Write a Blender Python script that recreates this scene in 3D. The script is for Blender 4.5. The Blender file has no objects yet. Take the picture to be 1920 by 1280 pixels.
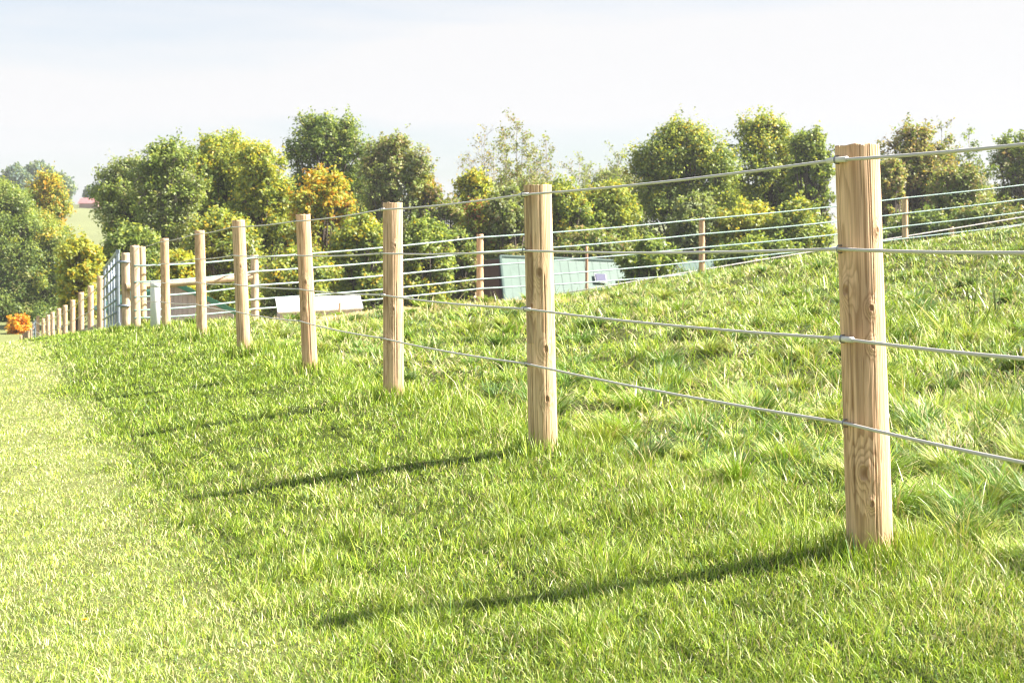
import bpy, math, random
import numpy as np
from mathutils import Vector

# ------------------------------------------------------------------ camera, sky, sun, exposure
SC = bpy.context.scene
COL = SC.collection
F = 2667.0            # focal length in pixels of the 1920 wide photograph (50 mm on 36 mm)
ZC = 1.0              # camera height
HV = 483.0            # eye level row in the photograph
SUN_EL, SUN_AZ = math.radians(42.3), math.radians(88.8)    # azimuth clockwise from +Y

cam_d = bpy.data.cameras.new('camera')
cam = bpy.data.objects.new('camera', cam_d)
COL.objects.link(cam)
cam.location = (0, 0, ZC)
cam.rotation_euler = (math.pi / 2, 0, 0)
cam_d.lens = 50; cam_d.sensor_width = 36; cam_d.sensor_fit = 'HORIZONTAL'
cam_d.shift_y = -(640 - HV) / 1920
cam_d.clip_end = 5000
cam_d.dof.use_dof = True
cam_d.dof.focus_distance = 6.0
cam_d.dof.aperture_fstop = 8.0
SC.camera = cam

w = bpy.data.worlds.new('World'); SC.world = w; w.use_nodes = True
nt = w.node_tree; N = nt.nodes; L = nt.links
for n in list(N): N.remove(n)
out = N.new('ShaderNodeOutputWorld')
sky = N.new('ShaderNodeTexSky'); sky.sky_type = 'NISHITA'; sky.sun_disc = False
sky.sun_elevation = SUN_EL; sky.sun_rotation = SUN_AZ; sky.air_density = 1.0; sky.dust_density = 1.5
bg1 = N.new('ShaderNodeBackground'); bg1.inputs[1].default_value = 0.056
L.new(sky.outputs[0], bg1.inputs[0])
bg2 = N.new('ShaderNodeBackground'); bg2.inputs[0].default_value = (0.985, 0.985, 1.0, 1); bg2.inputs[1].default_value = 0.272
tc = N.new('ShaderNodeTexCoord')
mp = N.new('ShaderNodeMapping'); mp.inputs['Scale'].default_value = (1.0, 1.0, 7.0); mp.inputs['Location'].default_value = (0.35, 0.0, 0.15)
L.new(tc.outputs['Generated'], mp.inputs[0])
nz = N.new('ShaderNodeTexNoise'); nz.inputs['Scale'].default_value = 2.6; nz.inputs['Detail'].default_value = 4; nz.inputs['Roughness'].default_value = 0.5
nz.inputs['Distortion'].default_value = 0.35
L.new(mp.outputs[0], nz.inputs['Vector'])
rp = N.new('ShaderNodeValToRGB')
rp.color_ramp.elements[0].position = 0.34; rp.color_ramp.elements[0].color = (0, 0, 0, 1)
rp.color_ramp.elements[1].position = 0.62; rp.color_ramp.elements[1].color = (1, 1, 1, 1)
L.new(nz.outputs[0], rp.inputs[0])
mx = N.new('ShaderNodeMixShader')
# bands of thin cloud: the sky is clearer high up and close to the horizon
sx = N.new('ShaderNodeSeparateXYZ'); L.new(tc.outputs['Generated'], sx.inputs[0])
br = N.new('ShaderNodeValToRGB'); e = br.color_ramp.elements
e[0].position = 0.0; e[0].color = (.55,) * 3 + (1,); e[1].position = 1.0; e[1].color = (0,) * 3 + (1,)
for ps, vl in ((.06, .34), (.085, .46), (.105, .80), (.125, .78), (.17, .46), (.26, .28), (.4, .0)):
    q = e.new(ps); q.color = (vl, vl, vl, 1)
L.new(sx.outputs[2], br.inputs[0])
ma = N.new('ShaderNodeMath'); ma.operation = 'MULTIPLY_ADD'; ma.inputs[1].default_value = .50; ma.use_clamp = True
L.new(rp.outputs[0], ma.inputs[0]); L.new(br.outputs[0], ma.inputs[2])
L.new(ma.outputs[0], mx.inputs[0]); L.new(bg1.outputs[0], mx.inputs[1]); L.new(bg2.outputs[0], mx.inputs[2])
L.new(mx.outputs[0], out.inputs[0])

sun_d = bpy.data.lights.new('sun', 'SUN'); sun_d.energy = 5.0; sun_d.angle = math.radians(0.53); sun_d.color = (1.0, 0.93, 0.82)
sun = bpy.data.objects.new('sun', sun_d); COL.objects.link(sun)
SUNDIR = Vector((math.sin(SUN_AZ) * math.cos(SUN_EL), math.cos(SUN_AZ) * math.cos(SUN_EL), math.sin(SUN_EL)))
sun.rotation_euler = (-SUNDIR).to_track_quat('-Z', 'Y').to_euler()
sun.location = (30, 0, 40)

SC.view_settings.view_transform = 'Standard'
SC.view_settings.look = 'None'
SC.view_settings.exposure = 1.8
SC.view_settings.gamma = 1.0
SC.render.engine = 'CYCLES'
SC.cycles.filter_width = 1.1; SC.cycles.max_bounces = 6; SC.cycles.transparent_max_bounces = 4

# ------------------------------------------------------------------ helpers
PI = math.pi
RNG = np.random.default_rng(11)


def ss(a, b, t):
    t = np.clip((t - a) / (b - a), 0, 1)
    return t * t * (3 - 2 * t)


class VNoise:                                         # smooth value noise on a plane
    def __init__(self, seed):
        self.g = np.random.default_rng(seed).random((256, 256))

    def __call__(self, x, y):
        x = np.asarray(x, float); y = np.asarray(y, float)
        xi = np.floor(x).astype(int); yi = np.floor(y).astype(int)
        fx_ = x - xi; fy_ = y - yi
        fx_ = fx_ * fx_ * (3 - 2 * fx_); fy_ = fy_ * fy_ * (3 - 2 * fy_)
        a = self.g[xi & 255, yi & 255]; b = self.g[(xi + 1) & 255, yi & 255]
        c = self.g[xi & 255, (yi + 1) & 255]; d = self.g[(xi + 1) & 255, (yi + 1) & 255]
        return (a * (1 - fx_) + b * fx_) * (1 - fy_) + (c * (1 - fx_) + d * fx_) * fy_

    def fbm(self, x, y, o=3):
        s = 0; a = 1; t = 0
        for k in range(o):
            s = s + a * self(x * 2 ** k + 17.3 * k, y * 2 ** k + 5.1 * k); t += a; a *= 0.5
        return s / t


n1, n2, n3, n4, n5 = (VNoise(k) for k in (1, 2, 3, 4, 5))


def pch(x, xs, ys):
    xs = np.asarray(xs, float); ys = np.asarray(ys, float)
    h = np.diff(xs); dl = np.diff(ys) / h
    m = np.zeros(len(xs)); m[0] = dl[0]; m[-1] = dl[-1]
    for i in range(1, len(xs) - 1):
        m[i] = 0 if dl[i - 1] * dl[i] <= 0 else 2 * dl[i - 1] * dl[i] / (dl[i - 1] + dl[i])
    x = np.clip(x, xs[0], xs[-1]); i = np.clip(np.searchsorted(xs, x) - 1, 0, len(xs) - 2)
    t = (x - xs[i]) / h[i]
    return (2 * t**3 - 3 * t**2 + 1) * ys[i] + (t**3 - 2 * t**2 + t) * h[i] * m[i] + (-2 * t**3 + 3 * t**2) * ys[i + 1] + (t**3 - t**2) * h[i] * m[i + 1]


KD = [-60, -5, 16, 18, 20.7, 24, 28, 32, 38, 44, 52, 58, 63, 80, 110, 160, 240, 330, 480, 1500.]
KZ = [.4, .03, .03, .0, -.07, -.15, -.42, -.76, -1.28, -1.8, -2.35, -2.83, -3.05, -4.0, -4.5, -1.5, 6, 12.5, 11, -20.]
RL = [0, 2.5, 3.35, 4.9, 6.2, 8.1, 12.5, 16, 20.5, 26, 50]
RZ = [0, .08, .15, .32, .39, .53, 1.2, 1.72, 2.2, 2.6, 3.6]


def fence_x(y):
    return np.where(y > 4.66, 2.92 - .38 * y, 1.15 + .297 * (4.66 - y))


def lateral(x, y):
    return x - fence_x(np.minimum(y, 60.0))


def ground(x, y, bumps=True):
    x = np.asarray(x, float); y = np.asarray(y, float)
    z = pch(y, KD, KZ)
    lat = lateral(x, y)
    near = 1 - ss(50, 90, y)
    R = pch(np.clip(lat, 0, 50), RL, RZ)
    Lf = .13 * np.clip(lat, -6, 0) + .06 * np.clip(lat + 6, -20, 0)
    v = -6. * ss(33, 66, y) * ss(5, 16, lat) * (1 - ss(110, 220, y))
    z = z + np.where(lat > 0, R, Lf) * near + v
    z = z - .027 * (np.clip(x, -200, 200) + 100) * ss(150, 300, y)
    if bumps:
        b = 0.03 + 0.06 * ss(0.2, 1.6, lat)
        z = z + near * b * (n1.fbm(x * 1.9, y * 1.9, 3) - .5) * 1.6 + near * .03 * (n2(x * .5, y * .5) - .5)
        z = z + ss(60, 120, y) * 3.0 * (n2(x * .02, y * .02) - .5)
    return z


def gz(x, y):
    return float(ground(np.array([x]), np.array([y]))[0])


def P(u, v, d):                                       # the point at depth d seen at (u, v) of the photograph
    return Vector(((u - 960) / F * d, d, ZC + (HV - v) / F * d))


def mat(name, color=(.5, .5, .5), rough=.6, spec=.3, metal=0.0):
    m = bpy.data.materials.new(name); m.use_nodes = True
    b = m.node_tree.nodes['Principled BSDF']
    b.inputs['Base Color'].default_value = (*color, 1); b.inputs['Roughness'].default_value = rough
    b.inputs['Specular IOR Level'].default_value = spec; b.inputs['Metallic'].default_value = metal
    return m


def noisy(name, c1, c2, scale=8.0, stretch=(1, 1, 1), rough=.7, bump=0.2, spec=.25, metal=0.0, detail=5):
    m = mat(name, c1, rough, spec, metal)
    nt = m.node_tree; b = nt.nodes['Principled BSDF']
    tc = nt.nodes.new('ShaderNodeTexCoord'); mp = nt.nodes.new('ShaderNodeMapping'); mp.inputs['Scale'].default_value = stretch
    nz = nt.nodes.new('ShaderNodeTexNoise'); nz.inputs['Scale'].default_value = scale; nz.inputs['Detail'].default_value = detail
    nt.links.new(tc.outputs['Object'], mp.inputs[0]); nt.links.new(mp.outputs[0], nz.inputs['Vector'])
    rp = nt.nodes.new('ShaderNodeValToRGB')
    rp.color_ramp.elements[0].position = .3; rp.color_ramp.elements[0].color = (*c1, 1)
    rp.color_ramp.elements[1].position = .7; rp.color_ramp.elements[1].color = (*c2, 1)
    nt.links.new(nz.outputs[0], rp.inputs[0]); nt.links.new(rp.outputs[0], b.inputs['Base Color'])
    if bump:
        bp = nt.nodes.new('ShaderNodeBump'); bp.inputs['Strength'].default_value = bump; bp.inputs['Distance'].default_value = .02
        nt.links.new(nz.outputs[0], bp.inputs['Height']); nt.links.new(bp.outputs[0], b.inputs['Normal'])
    return m


def leafy(name, trans=.35, rough=.5, spec=.3):        # colour of each blade or leaf comes from the mesh
    m = bpy.data.materials.new(name); m.use_nodes = True
    nt = m.node_tree; b = nt.nodes['Principled BSDF']; o = nt.nodes['Material Output']
    at = nt.nodes.new('ShaderNodeAttribute'); at.attribute_name = 'col'
    b.inputs['Roughness'].default_value = rough; b.inputs['Specular IOR Level'].default_value = spec
    nt.links.new(at.outputs['Color'], b.inputs['Base Color'])
    tr = nt.nodes.new('ShaderNodeBsdfTranslucent')
    hs = nt.nodes.new('ShaderNodeMix'); hs.data_type = 'RGBA'; hs.blend_type = 'MULTIPLY'; hs.inputs[0].default_value = 1.0
    hs.inputs[7].default_value = (1.15, 1.15, .6, 1)
    nt.links.new(at.outputs['Color'], hs.inputs[6]); nt.links.new(hs.outputs[2], tr.inputs['Color'])
    ms = nt.nodes.new('ShaderNodeMixShader'); ms.inputs[0].default_value = trans
    nt.links.new(b.outputs[0], ms.inputs[1]); nt.links.new(tr.outputs[0], ms.inputs[2]); nt.links.new(ms.outputs[0], o.inputs[0])
    return m


def raw_mesh(name, co, loops, starts, totals, color=None, smooth=False):
    me = bpy.data.meshes.new(name)
    me.vertices.add(len(co)); me.vertices.foreach_set('co', np.ascontiguousarray(co, dtype=np.float32).ravel())
    me.loops.add(len(loops)); me.loops.foreach_set('vertex_index', np.ascontiguousarray(loops, dtype=np.int32))
    me.polygons.add(len(starts))
    me.polygons.foreach_set('loop_start', np.ascontiguousarray(starts, dtype=np.int32))
    me.polygons.foreach_set('loop_total', np.ascontiguousarray(totals, dtype=np.int32))
    if smooth: me.polygons.foreach_set('use_smooth', np.ones(len(starts), dtype=bool))
    me.update(calc_edges=True)
    if color is not None:
        a = me.attributes.new('col', 'FLOAT_COLOR', 'POINT')
        c4 = np.ones((len(co), 4), dtype=np.float32); c4[:, :3] = color
        a.data.foreach_set('color', c4.ravel())
    return me


def link(name, me, m, parent=None, loc=None):
    o = bpy.data.objects.new(name, me); COL.objects.link(o)
    if m is not None and me is not None and not me.materials: me.materials.append(m)
    if parent is not None: o.parent = parent
    if loc is not None: o.location = loc
    return o


def tag(o, label=None, cat=None, group=None, kind=None):
    if label: o['label'] = label
    if cat: o['category'] = cat
    if group: o['group'] = group
    if kind: o['kind'] = kind
    return o


def empty(name, loc, label, cat, group=None):
    o = bpy.data.objects.new(name, None); COL.objects.link(o); o.location = loc
    return tag(o, label, cat, group)


class MB:                                             # collects tubes and boxes, then builds ONE mesh
    def __init__(s): s.v = []; s.f = []

    def tube(s, pts, rad, n=8, cap=True):
        pts = [Vector(p) for p in pts]; k0 = len(s.v)
        if not hasattr(rad, '__len__'): rad = [rad] * len(pts)
        prev = None
        for i, p in enumerate(pts):
            t = (pts[min(i + 1, len(pts) - 1)] - pts[max(i - 1, 0)]).normalized()
            if prev is None:
                a = t.orthogonal().normalized()
            else:
                a = (prev - t * prev.dot(t)).normalized()
            prev = a; b = t.cross(a)
            for j in range(n):
                q = 2 * math.pi * j / n
                s.v.append(tuple(p + (a * math.cos(q) + b * math.sin(q)) * rad[i]))
        for i in range(len(pts) - 1):
            for j in range(n):
                s.f.append((k0 + i * n + j, k0 + i * n + (j + 1) % n, k0 + (i + 1) * n + (j + 1) % n, k0 + (i + 1) * n + j))
        if cap:
            s.f.append(tuple(k0 + j for j in range(n))[::-1]); s.f.append(tuple(k0 + (len(pts) - 1) * n + j for j in range(n)))
        return s

    def box(s, o, ax, ay, az):                        # corner-free: centre and three half axes
        o, ax, ay, az = map(Vector, (o, ax, ay, az)); k = len(s.v)
        for i in (-1, 1):
            for j in (-1, 1):
                for l in (-1, 1): s.v.append(tuple(o + ax * i + ay * j + az * l))
        for q in ((0, 1, 3, 2), (4, 6, 7, 5), (0, 4, 5, 1), (2, 3, 7, 6), (0, 2, 6, 4), (1, 5, 7, 3)): s.f.append(tuple(k + a for a in q))
        return s

    def slab(s, quad, th):                            # a four-cornered plate with thickness th below its normal
        q = [Vector(p) for p in quad]; n = (q[1] - q[0]).cross(q[2] - q[0]).normalized() * th; k = len(s.v)
        m = len(q)
        s.v += [tuple(p) for p in q] + [tuple(p - n) for p in q]
        s.f.append(tuple(range(k, k + m))); s.f.append(tuple(range(k + 2 * m - 1, k + m - 1, -1)))
        for i in range(m): s.f.append((k + i, k + m + i, k + m + (i + 1) % m, k + (i + 1) % m))
        return s

    def build(s, name, m, parent=None, origin=None, smooth=False):
        o0 = Vector(origin) if origin is not None else Vector((0, 0, 0))
        me = bpy.data.meshes.new(name)
        me.from_pydata([tuple(Vector(v) - o0) for v in s.v], [], s.f)
        if smooth: me.polygons.foreach_set('use_smooth', [True] * len(me.polygons))
        me.update()
        pl = Vector((0, 0, 0))
        q = parent
        while q is not None: pl += q.location; q = q.parent
        return link(name, me, m, parent, o0 - pl)


# ------------------------------------------------------------------ ground
def ground_sheet():
    def axis(knots):
        r = []
        for (a, b, st) in knots: r += list(np.arange(a, b, st))
        return np.array(r + [knots[-1][1]])
    ys = axis([(-60, -8, 6), (-8, 2, .8), (2, 14, .1), (14, 30, .2), (30, 70, .8), (70, 300, 5), (300, 1500, 40)])
    xs = axis([(-900, -100, 40), (-100, -24, 3), (-24, -8, .4), (-8, 6, .1), (6, 20, .35), (20, 60, 2), (60, 140, 6), (140, 900, 40)])
    X, Y = np.meshgrid(xs, ys); Z = ground(X, Y)
    nx, ny = len(xs), len(ys)
    co = np.stack([X.ravel(), Y.ravel(), Z.ravel()], 1)
    i = np.arange(nx * ny).reshape(ny, nx)
    q = np.stack([i[:-1, :-1], i[:-1, 1:], i[1:, 1:], i[1:, :-1]], -1).reshape(-1, 4)
    x = X.ravel(); y = Y.ravel(); lat = lateral(x, y)
    soil = np.array([.17, .18, .06]); lawn = np.array([.055, .075, .018]); straw = np.array([.36, .30, .14]); fieldc = np.array([.06, .07, .022])
    wl = ss(.4, -.2, lat)[:, None] if False else (1 - ss(-.2, .5, lat))[:, None]
    c = lawn * wl + fieldc * (1 - wl)
    pale = pale_band(x, y)[:, None]
    c = c * (1 - pale) + np.array([.20, .23, .085]) * pale
    m = (n3.fbm(x * 2.2, y * 2.2, 3))[:, None]
    c = c * (.75 + .5 * m)
    dry = (dry_patch(x, y))[:, None]
    c = c * (1 - dry) + np.array([.46, .36, .20]) * dry
    far = ss(60, 140, y)[:, None]
    hill = np.array([.19, .215, .11]) * (1 + .5 * (n4.fbm(x * .03, y * .05, 3)[:, None] - .5))
    c = c * (1 - far) + hill * far
    me = raw_mesh('ground', co, q.ravel(), np.arange(len(q)) * 4, np.full(len(q), 4), c, True)
    m = leafy('ground_turf', 0.0, .95, .1)
    nt = m.node_tree; b = nt.nodes['Principled BSDF']
    tc = nt.nodes.new('ShaderNodeTexCoord'); nz = nt.nodes.new('ShaderNodeTexNoise'); nz.inputs['Scale'].default_value = 60; nz.inputs['Detail'].default_value = 6
    nt.links.new(tc.outputs['Object'], nz.inputs['Vector'])
    rp = nt.nodes.new('ShaderNodeValToRGB'); rp.color_ramp.elements[0].position = .3; rp.color_ramp.elements[0].color = (.55, .5, .45, 1)
    rp.color_ramp.elements[1].position = .7; rp.color_ramp.elements[1].color = (1.3, 1.3, 1.2, 1)
    nt.links.new(nz.outputs[0], rp.inputs[0])
    at = [n for n in nt.nodes if n.type == 'ATTRIBUTE'][0]
    mu = nt.nodes.new('ShaderNodeMix'); mu.data_type = 'RGBA'; mu.blend_type = 'MULTIPLY'; mu.inputs[0].default_value = 1
    nt.links.new(at.outputs['Color'], mu.inputs[6]); nt.links.new(rp.outputs[0], mu.inputs[7]); nt.links.new(mu.outputs[2], b.inputs['Base Color'])
    bp = nt.nodes.new('ShaderNodeBump'); bp.inputs['Strength'].default_value = .6; bp.inputs['Distance'].default_value = .02
    nt.links.new(nz.outputs[0], bp.inputs['Height']); nt.links.new(bp.outputs[0], b.inputs['Normal'])
    tag(link('ground', me, m), kind='structure')


def pale_band(x, y):                                  # mown swath further from the fence; sheen of its leaning blades painted in paler
    lat = lateral(x, y)
    edge = -1.95 + .45 * (n3(x * .7 + 3, y * .7) - .5) + .30 * (n4(x * 2.5, y * 2.5) - .5)
    return (1 - ss(edge - .28, edge + .25, lat)) * (.72 + .28 * ss(5, 8, y))


def dry_patch(x, y):
    lat = lateral(x, y)
    e = n2.fbm(x * .7, y * .7, 2)
    return ss(20.5, 24.5, y) * ss(1.6, 2.8, lat) * (1 - ss(6.0, 8.5, lat)) * (.7 + .8 * e).clip(0, 1)


ground_sheet()


# ------------------------------------------------------------------ grass (stuff): every blade is its own little strip
def blades(name, x, y, h, wd, az, th0, th1, face, col, m, seg=2, tipc=None):
    n = len(x); z = ground(x, y) - .004
    p = np.stack([x, y, z], 1); lx = np.cos(az); ly = np.sin(az)
    fxv = np.stack([np.cos(face), np.sin(face), np.zeros(n)], 1)
    pts = [p]; step = h / seg
    for k in range(seg):
        th = th0 + (th1 - th0) * (k + .5) / seg
        p = p + np.stack([np.sin(th) * lx, np.sin(th) * ly, np.cos(th)], 1) * step[:, None]
        pts.append(p)
    prof = {2: [1.0, .8], 3: [.9, 1.0, .65]}[seg]
    vs = []
    for k in range(seg):
        o = fxv * (wd * prof[k] * .5)[:, None]
        vs += [pts[k] - o, pts[k] + o]
    vs.append(pts[seg])
    nv = 2 * seg + 1
    co = np.stack(vs, 1).reshape(-1, 3)
    base = np.arange(n)[:, None] * nv
    lp = []
    tot = []
    for k in range(seg - 1):
        lp.append(base + np.array([2 * k, 2 * k + 1, 2 * k + 3, 2 * k + 2])); tot.append(4)
    lp.append(base + np.array([2 * seg - 2, 2 * seg - 1, 2 * seg])); tot.append(3)
    loops = np.concatenate(lp, 1).ravel()
    totals = np.tile(np.array(tot), n); starts = np.concatenate([[0], np.cumsum(totals)[:-1]])
    c = np.repeat(col, nv, axis=0).reshape(n, nv, 3)
    if tipc is not None: c[:, -1] = tipc
    me = raw_mesh(name, co, loops, starts, totals, c.reshape(-1, 3))
    return link(name, me, m)


def scatter(n, y0, y1, k, seed, half=.37, margin=.9):  # points in the view wedge, density falling as 1/y^k
    r = np.random.default_rng(seed)
    yy = np.linspace(y0, y1, 4000); pdf = (2 * half * yy + 2 * margin) / yy ** k
    cdf = np.cumsum(pdf); cdf /= cdf[-1]
    y = np.interp(r.random(n), cdf, yy)
    x = (r.random(n) * 2 - 1) * (half * y + margin)
    return x, y, r


def pick(r, n, pal, wts, spread=.2):
    wts = np.asarray(wts, float)
    if wts.ndim == 1: wts = np.tile(wts, (n, 1))
    c = np.cumsum(wts / wts.sum(1, keepdims=True), 1)
    i = (r.random(n)[:, None] > c).sum(1).clip(0, len(pal) - 1)
    return np.asarray(pal)[i] * (1 - spread + 2 * spread * r.random((n, 1)))


GRASS = leafy('grass_blades', .24, .42, .4)
PAL = [(.235, .36, .032), (.375, .465, .055), (.105, .18, .022), (.60, .51, .29), (.49, .57, .23), (.15, .265, .09)]
#      green            yellow-green     dark green       straw           pale yellow-green  bluish green


def lawn():
    x, y, r = scatter(1080000, 3.0, 34, 1.95, 21)
    lat = lateral(x, y)
    keep = lat < .55 * r.random(len(x)) + .1 * n2(x * 2, y * 2)
    x, y, lat = x[keep], y[keep], lat[keep]; n = len(x)
    pale = pale_band(x, y)
    patch = n3.fbm(x * 1.6, y * 1.6, 3); fine = n4.fbm(x * 6, y * 6, 2)
    dry = ss(.50, .72, patch) * .9
    far = (y / 4.5) ** .8
    tuft = ss(.60, .80, n2.fbm(x * 4.1 + 7, y * 4.1, 3)) * (1 - pale)
    h = (.016 + .034 * r.random(n)) * (.5 + 1.0 * fine) * (1 + .25 * ss(4, 20, y)) * (1 + 1.6 * tuft) * np.where(r.random(n) < .05, 1.9, 1)
    h = h * (1 - .38 * pale) * (1 + 1.5 * ss(-.35, .4, lat) * r.random(n))
    wd = .0030 * far * (.55 + .9 * r.random(n))
    # mown swaths lie opposite ways: away from the camera in the pale one
    az = np.where(r.random(n) < .35 * pale, math.pi * .62 + r.normal(0, .6, n), r.random(n) * 2 * math.pi)
    flat = r.random(n) < .42
    th0 = r.random(n) * .7 + .75 * flat; th1 = th0 + .2 + r.random(n) * 1.0 + .25 * pale
    wts = np.stack([.42 - .27 * pale, .34 + .05 * pale, .12 * (1 - .8 * pale), .11 + .16 * dry + .07 * pale, .12 + .1 * dry + .46 * pale, .03 + 0 * pale], 1).clip(0.005, 1)
    green_zone = ss(6, 12, y)[:, None] * (1 - pale)[:, None]     # lush strip along the fence further off
    wts[:, 0:1] += .25 * green_zone; wts[:, 3:4] *= (1 - .7 * green_zone)
    c = pick(r, n, PAL, wts, .38) * (.72 + .56 * n5.fbm(x * 9, y * 9, 2))[:, None]
    weed = r.random(n) < .012 * (1 - .6 * pale)         # clover and plantain leaves lying among the blades
    wd = np.where(weed, .013 * (.6 + .8 * r.random(n)) * np.maximum(1, far * .7), wd); h = np.where(weed, .022, h)
    th0 = np.where(weed, 1.0, th0); th1 = np.where(weed, 1.45, th1)
    c[weed] = np.array([.13, .26, .06]) * (.6 + .9 * r.random((weed.sum(), 1)))
    tag(blades('lawn_grass', x, y, h, wd, az, th0, th1, r.random(n) * math.pi, c, GRASS), 'short mown lawn grass in front of the fence', 'grass', kind='stuff')


def field():
    x, y, r = scatter(560000, 3.0, 34, 2.0, 22)
    lat = lateral(x, y)
    keep = (lat > .05 + .35 * r.random(len(x))) & (r.random(len(x)) < .22 + .80 * ss(.34, .56, n2.fbm(x * 5.2, y * 5.2, 2)))
    x, y, lat = x[keep], y[keep], lat[keep]; n = len(x)
    big = n1.fbm(x * 1.1, y * 1.1, 3); cl = n2.fbm(x * 3.2, y * 3.2, 2); dirn = n5.fbm(x * 2.3 + 9, y * 2.3, 2)
    up = ss(.15, 1.3, lat); near_edge = 1 - ss(.8, 2.2, lat)
    far = (y / 5.0) ** .75
    h = (.045 + .05 * up + .11 * up * r.random(n) * ss(.35, .65, cl)) * (.5 + .8 * r.random(n))
    h = h * (1 + .5 * ss(.55, .75, big) * up)
    tall = (r.random(n) < .03)
    h = np.where(tall, h * 1.5 + .03, h)
    h = h * (1 - .75 * dry_patch(x, y))
    wd = .0040 * far * (.5 + 1.0 * r.random(n))
    lodge = ss(.38, .56, n4.fbm(x * 1.7, y * 1.7, 2)) * up            # beaten-down patches
    az = dirn * 6 * math.pi + r.normal(0, 1.0, n)
    th0 = r.random(n) * .9 + .6 * lodge * r.random(n); th1 = th0 + .3 + r.random(n) * 1.3 + .4 * lodge
    th1 = np.where(tall, th0 + .25, th1)
    th1 = np.minimum(th1, 2.0)
    blue = ss(.56, .7, n3.fbm(x * .9 + 40, y * .9, 2))
    dry = ss(.48, .66, n5.fbm(x * 1.3, y * 1.3 + 30, 3))
    far_pale = ss(9, 24, y)
    wts = np.stack([.38 - .1 * dry, .34 + 0 * dry, .16 + .10 * blue, .08 + .24 * dry + .10 * lodge + .04 * far_pale, .13 + .16 * dry + .26 * far_pale, .07 + .40 * blue], 1).clip(.01, 1)
    d = dry_patch(x, y)
    wts[:, 3] += 9 * d
    c = pick(r, n, PAL, wts, .38) * (.72 + .56 * n5.fbm(x * 5, y * 5, 2))[:, None]
    # tussocks: blades arching out of a common foot
    TX = []; TA = []
    for k in range(420):
        ty = 3.8 + 26 * r.random() ** 1.7; lt = .35 + r.random() * (.74 * ty - 2.4 if ty > 5 else 1.5)
        if lt < .3: continue
        tx = float(fence_x(np.array(ty))) + lt
        nb = int(130 + 170 * r.random()); an = r.random(nb) * 2 * PI
        L_ = (.09 + .15 * r.random()) * (.5 + .7 * r.random(nb)); lean = r.random() * 2 * PI
        q = .05 * r.random(nb) ** .5 * (1 + r.random())
        base = np.array([(.17, .29, .055), (.25, .38, .045), (.13, .22, .06), (.36, .44, .09)][int(r.integers(0, 4))])
        cc = base * (.6 + .8 * r.random((nb, 1))); dryb = r.random(nb) < .12; cc[dryb] = np.array(PAL[3]) * (.7 + .5 * r.random((dryb.sum(), 1)))
        az_ = np.where(r.random(nb) < .5, an, lean + r.normal(0, .6, nb))
        TX.append(np.stack([tx + q * np.cos(an), ty + q * np.sin(an), L_, np.full(nb, .0042 * (ty / 5) ** .75) * (.6 + .8 * r.random(nb)), az_, .1 + .6 * r.random(nb), 1.0 + 1.1 * r.random(nb)], 1)); TA.append(cc)
    T_ = np.concatenate(TX); TA = np.concatenate(TA)
    x = np.concatenate([x, T_[:, 0]]); y = np.concatenate([y, T_[:, 1]]); h = np.concatenate([h, T_[:, 2]]); wd = np.concatenate([wd, T_[:, 3]])
    az = np.concatenate([az, T_[:, 4]]); th0 = np.concatenate([th0, T_[:, 5]]); th1 = np.concatenate([th1, T_[:, 6]]); c = np.concatenate([c, TA]); n = len(x)
    tag(blades('field_grass', x, y, h, wd, az, th0, th1, az + math.pi / 2 + r.normal(0, .5, n), c, GRASS, 3), 'long tangled pasture grass on the slope behind the fence', 'grass', kind='stuff')




def tufts():                                          # longer grass the mower misses round the feet of the posts
    r = np.random.default_rng(23); X = []; Y = []; H = []
    for (px_, py_, nb, hh) in [(1.174, 4.66, 900, .145), (.16, 7.2, 700, .17), (-.81, 9.7, 800, .20), (-1.73, 12.2, 700, .20), (-2.73, 14.5, 800, .24), (-3.81, 17.5, 800, .26), (-5.03, 20.7, 700, .24), (-6.1, 24, 500, .2), (-6.25, 22.8, 400, .2)]:
        an = r.random(nb) * 2 * math.pi; q = .085 + np.abs(r.normal(0, .13, nb))
        X.append(px_ + q * np.cos(an) + .04); Y.append(py_ + q * np.sin(an)); H.append(hh * (.25 + .75 * r.random(nb)) * np.exp(-q * 1.4))
    x = np.concatenate(X); y = np.concatenate(Y); h = np.concatenate(H); n = len(x)
    th0 = r.random(n) * .35; th1 = th0 + .1 + r.random(n) * .9
    az = r.random(n) * 2 * math.pi
    c = pick(r, n, PAL, [.4, .3, .12, .07, .08, .03], .3)
    tag(blades('tuft_grass', x, y, h, .0042 * (y / 5) ** .7 * (.6 + .7 * r.random(n)), az, th0, th1, az + math.pi / 2, c, GRASS, 3), 'longer grass tufts left unmown round the feet of the near posts', 'grass', kind='stuff')


lawn(); field(); tufts()

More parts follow.
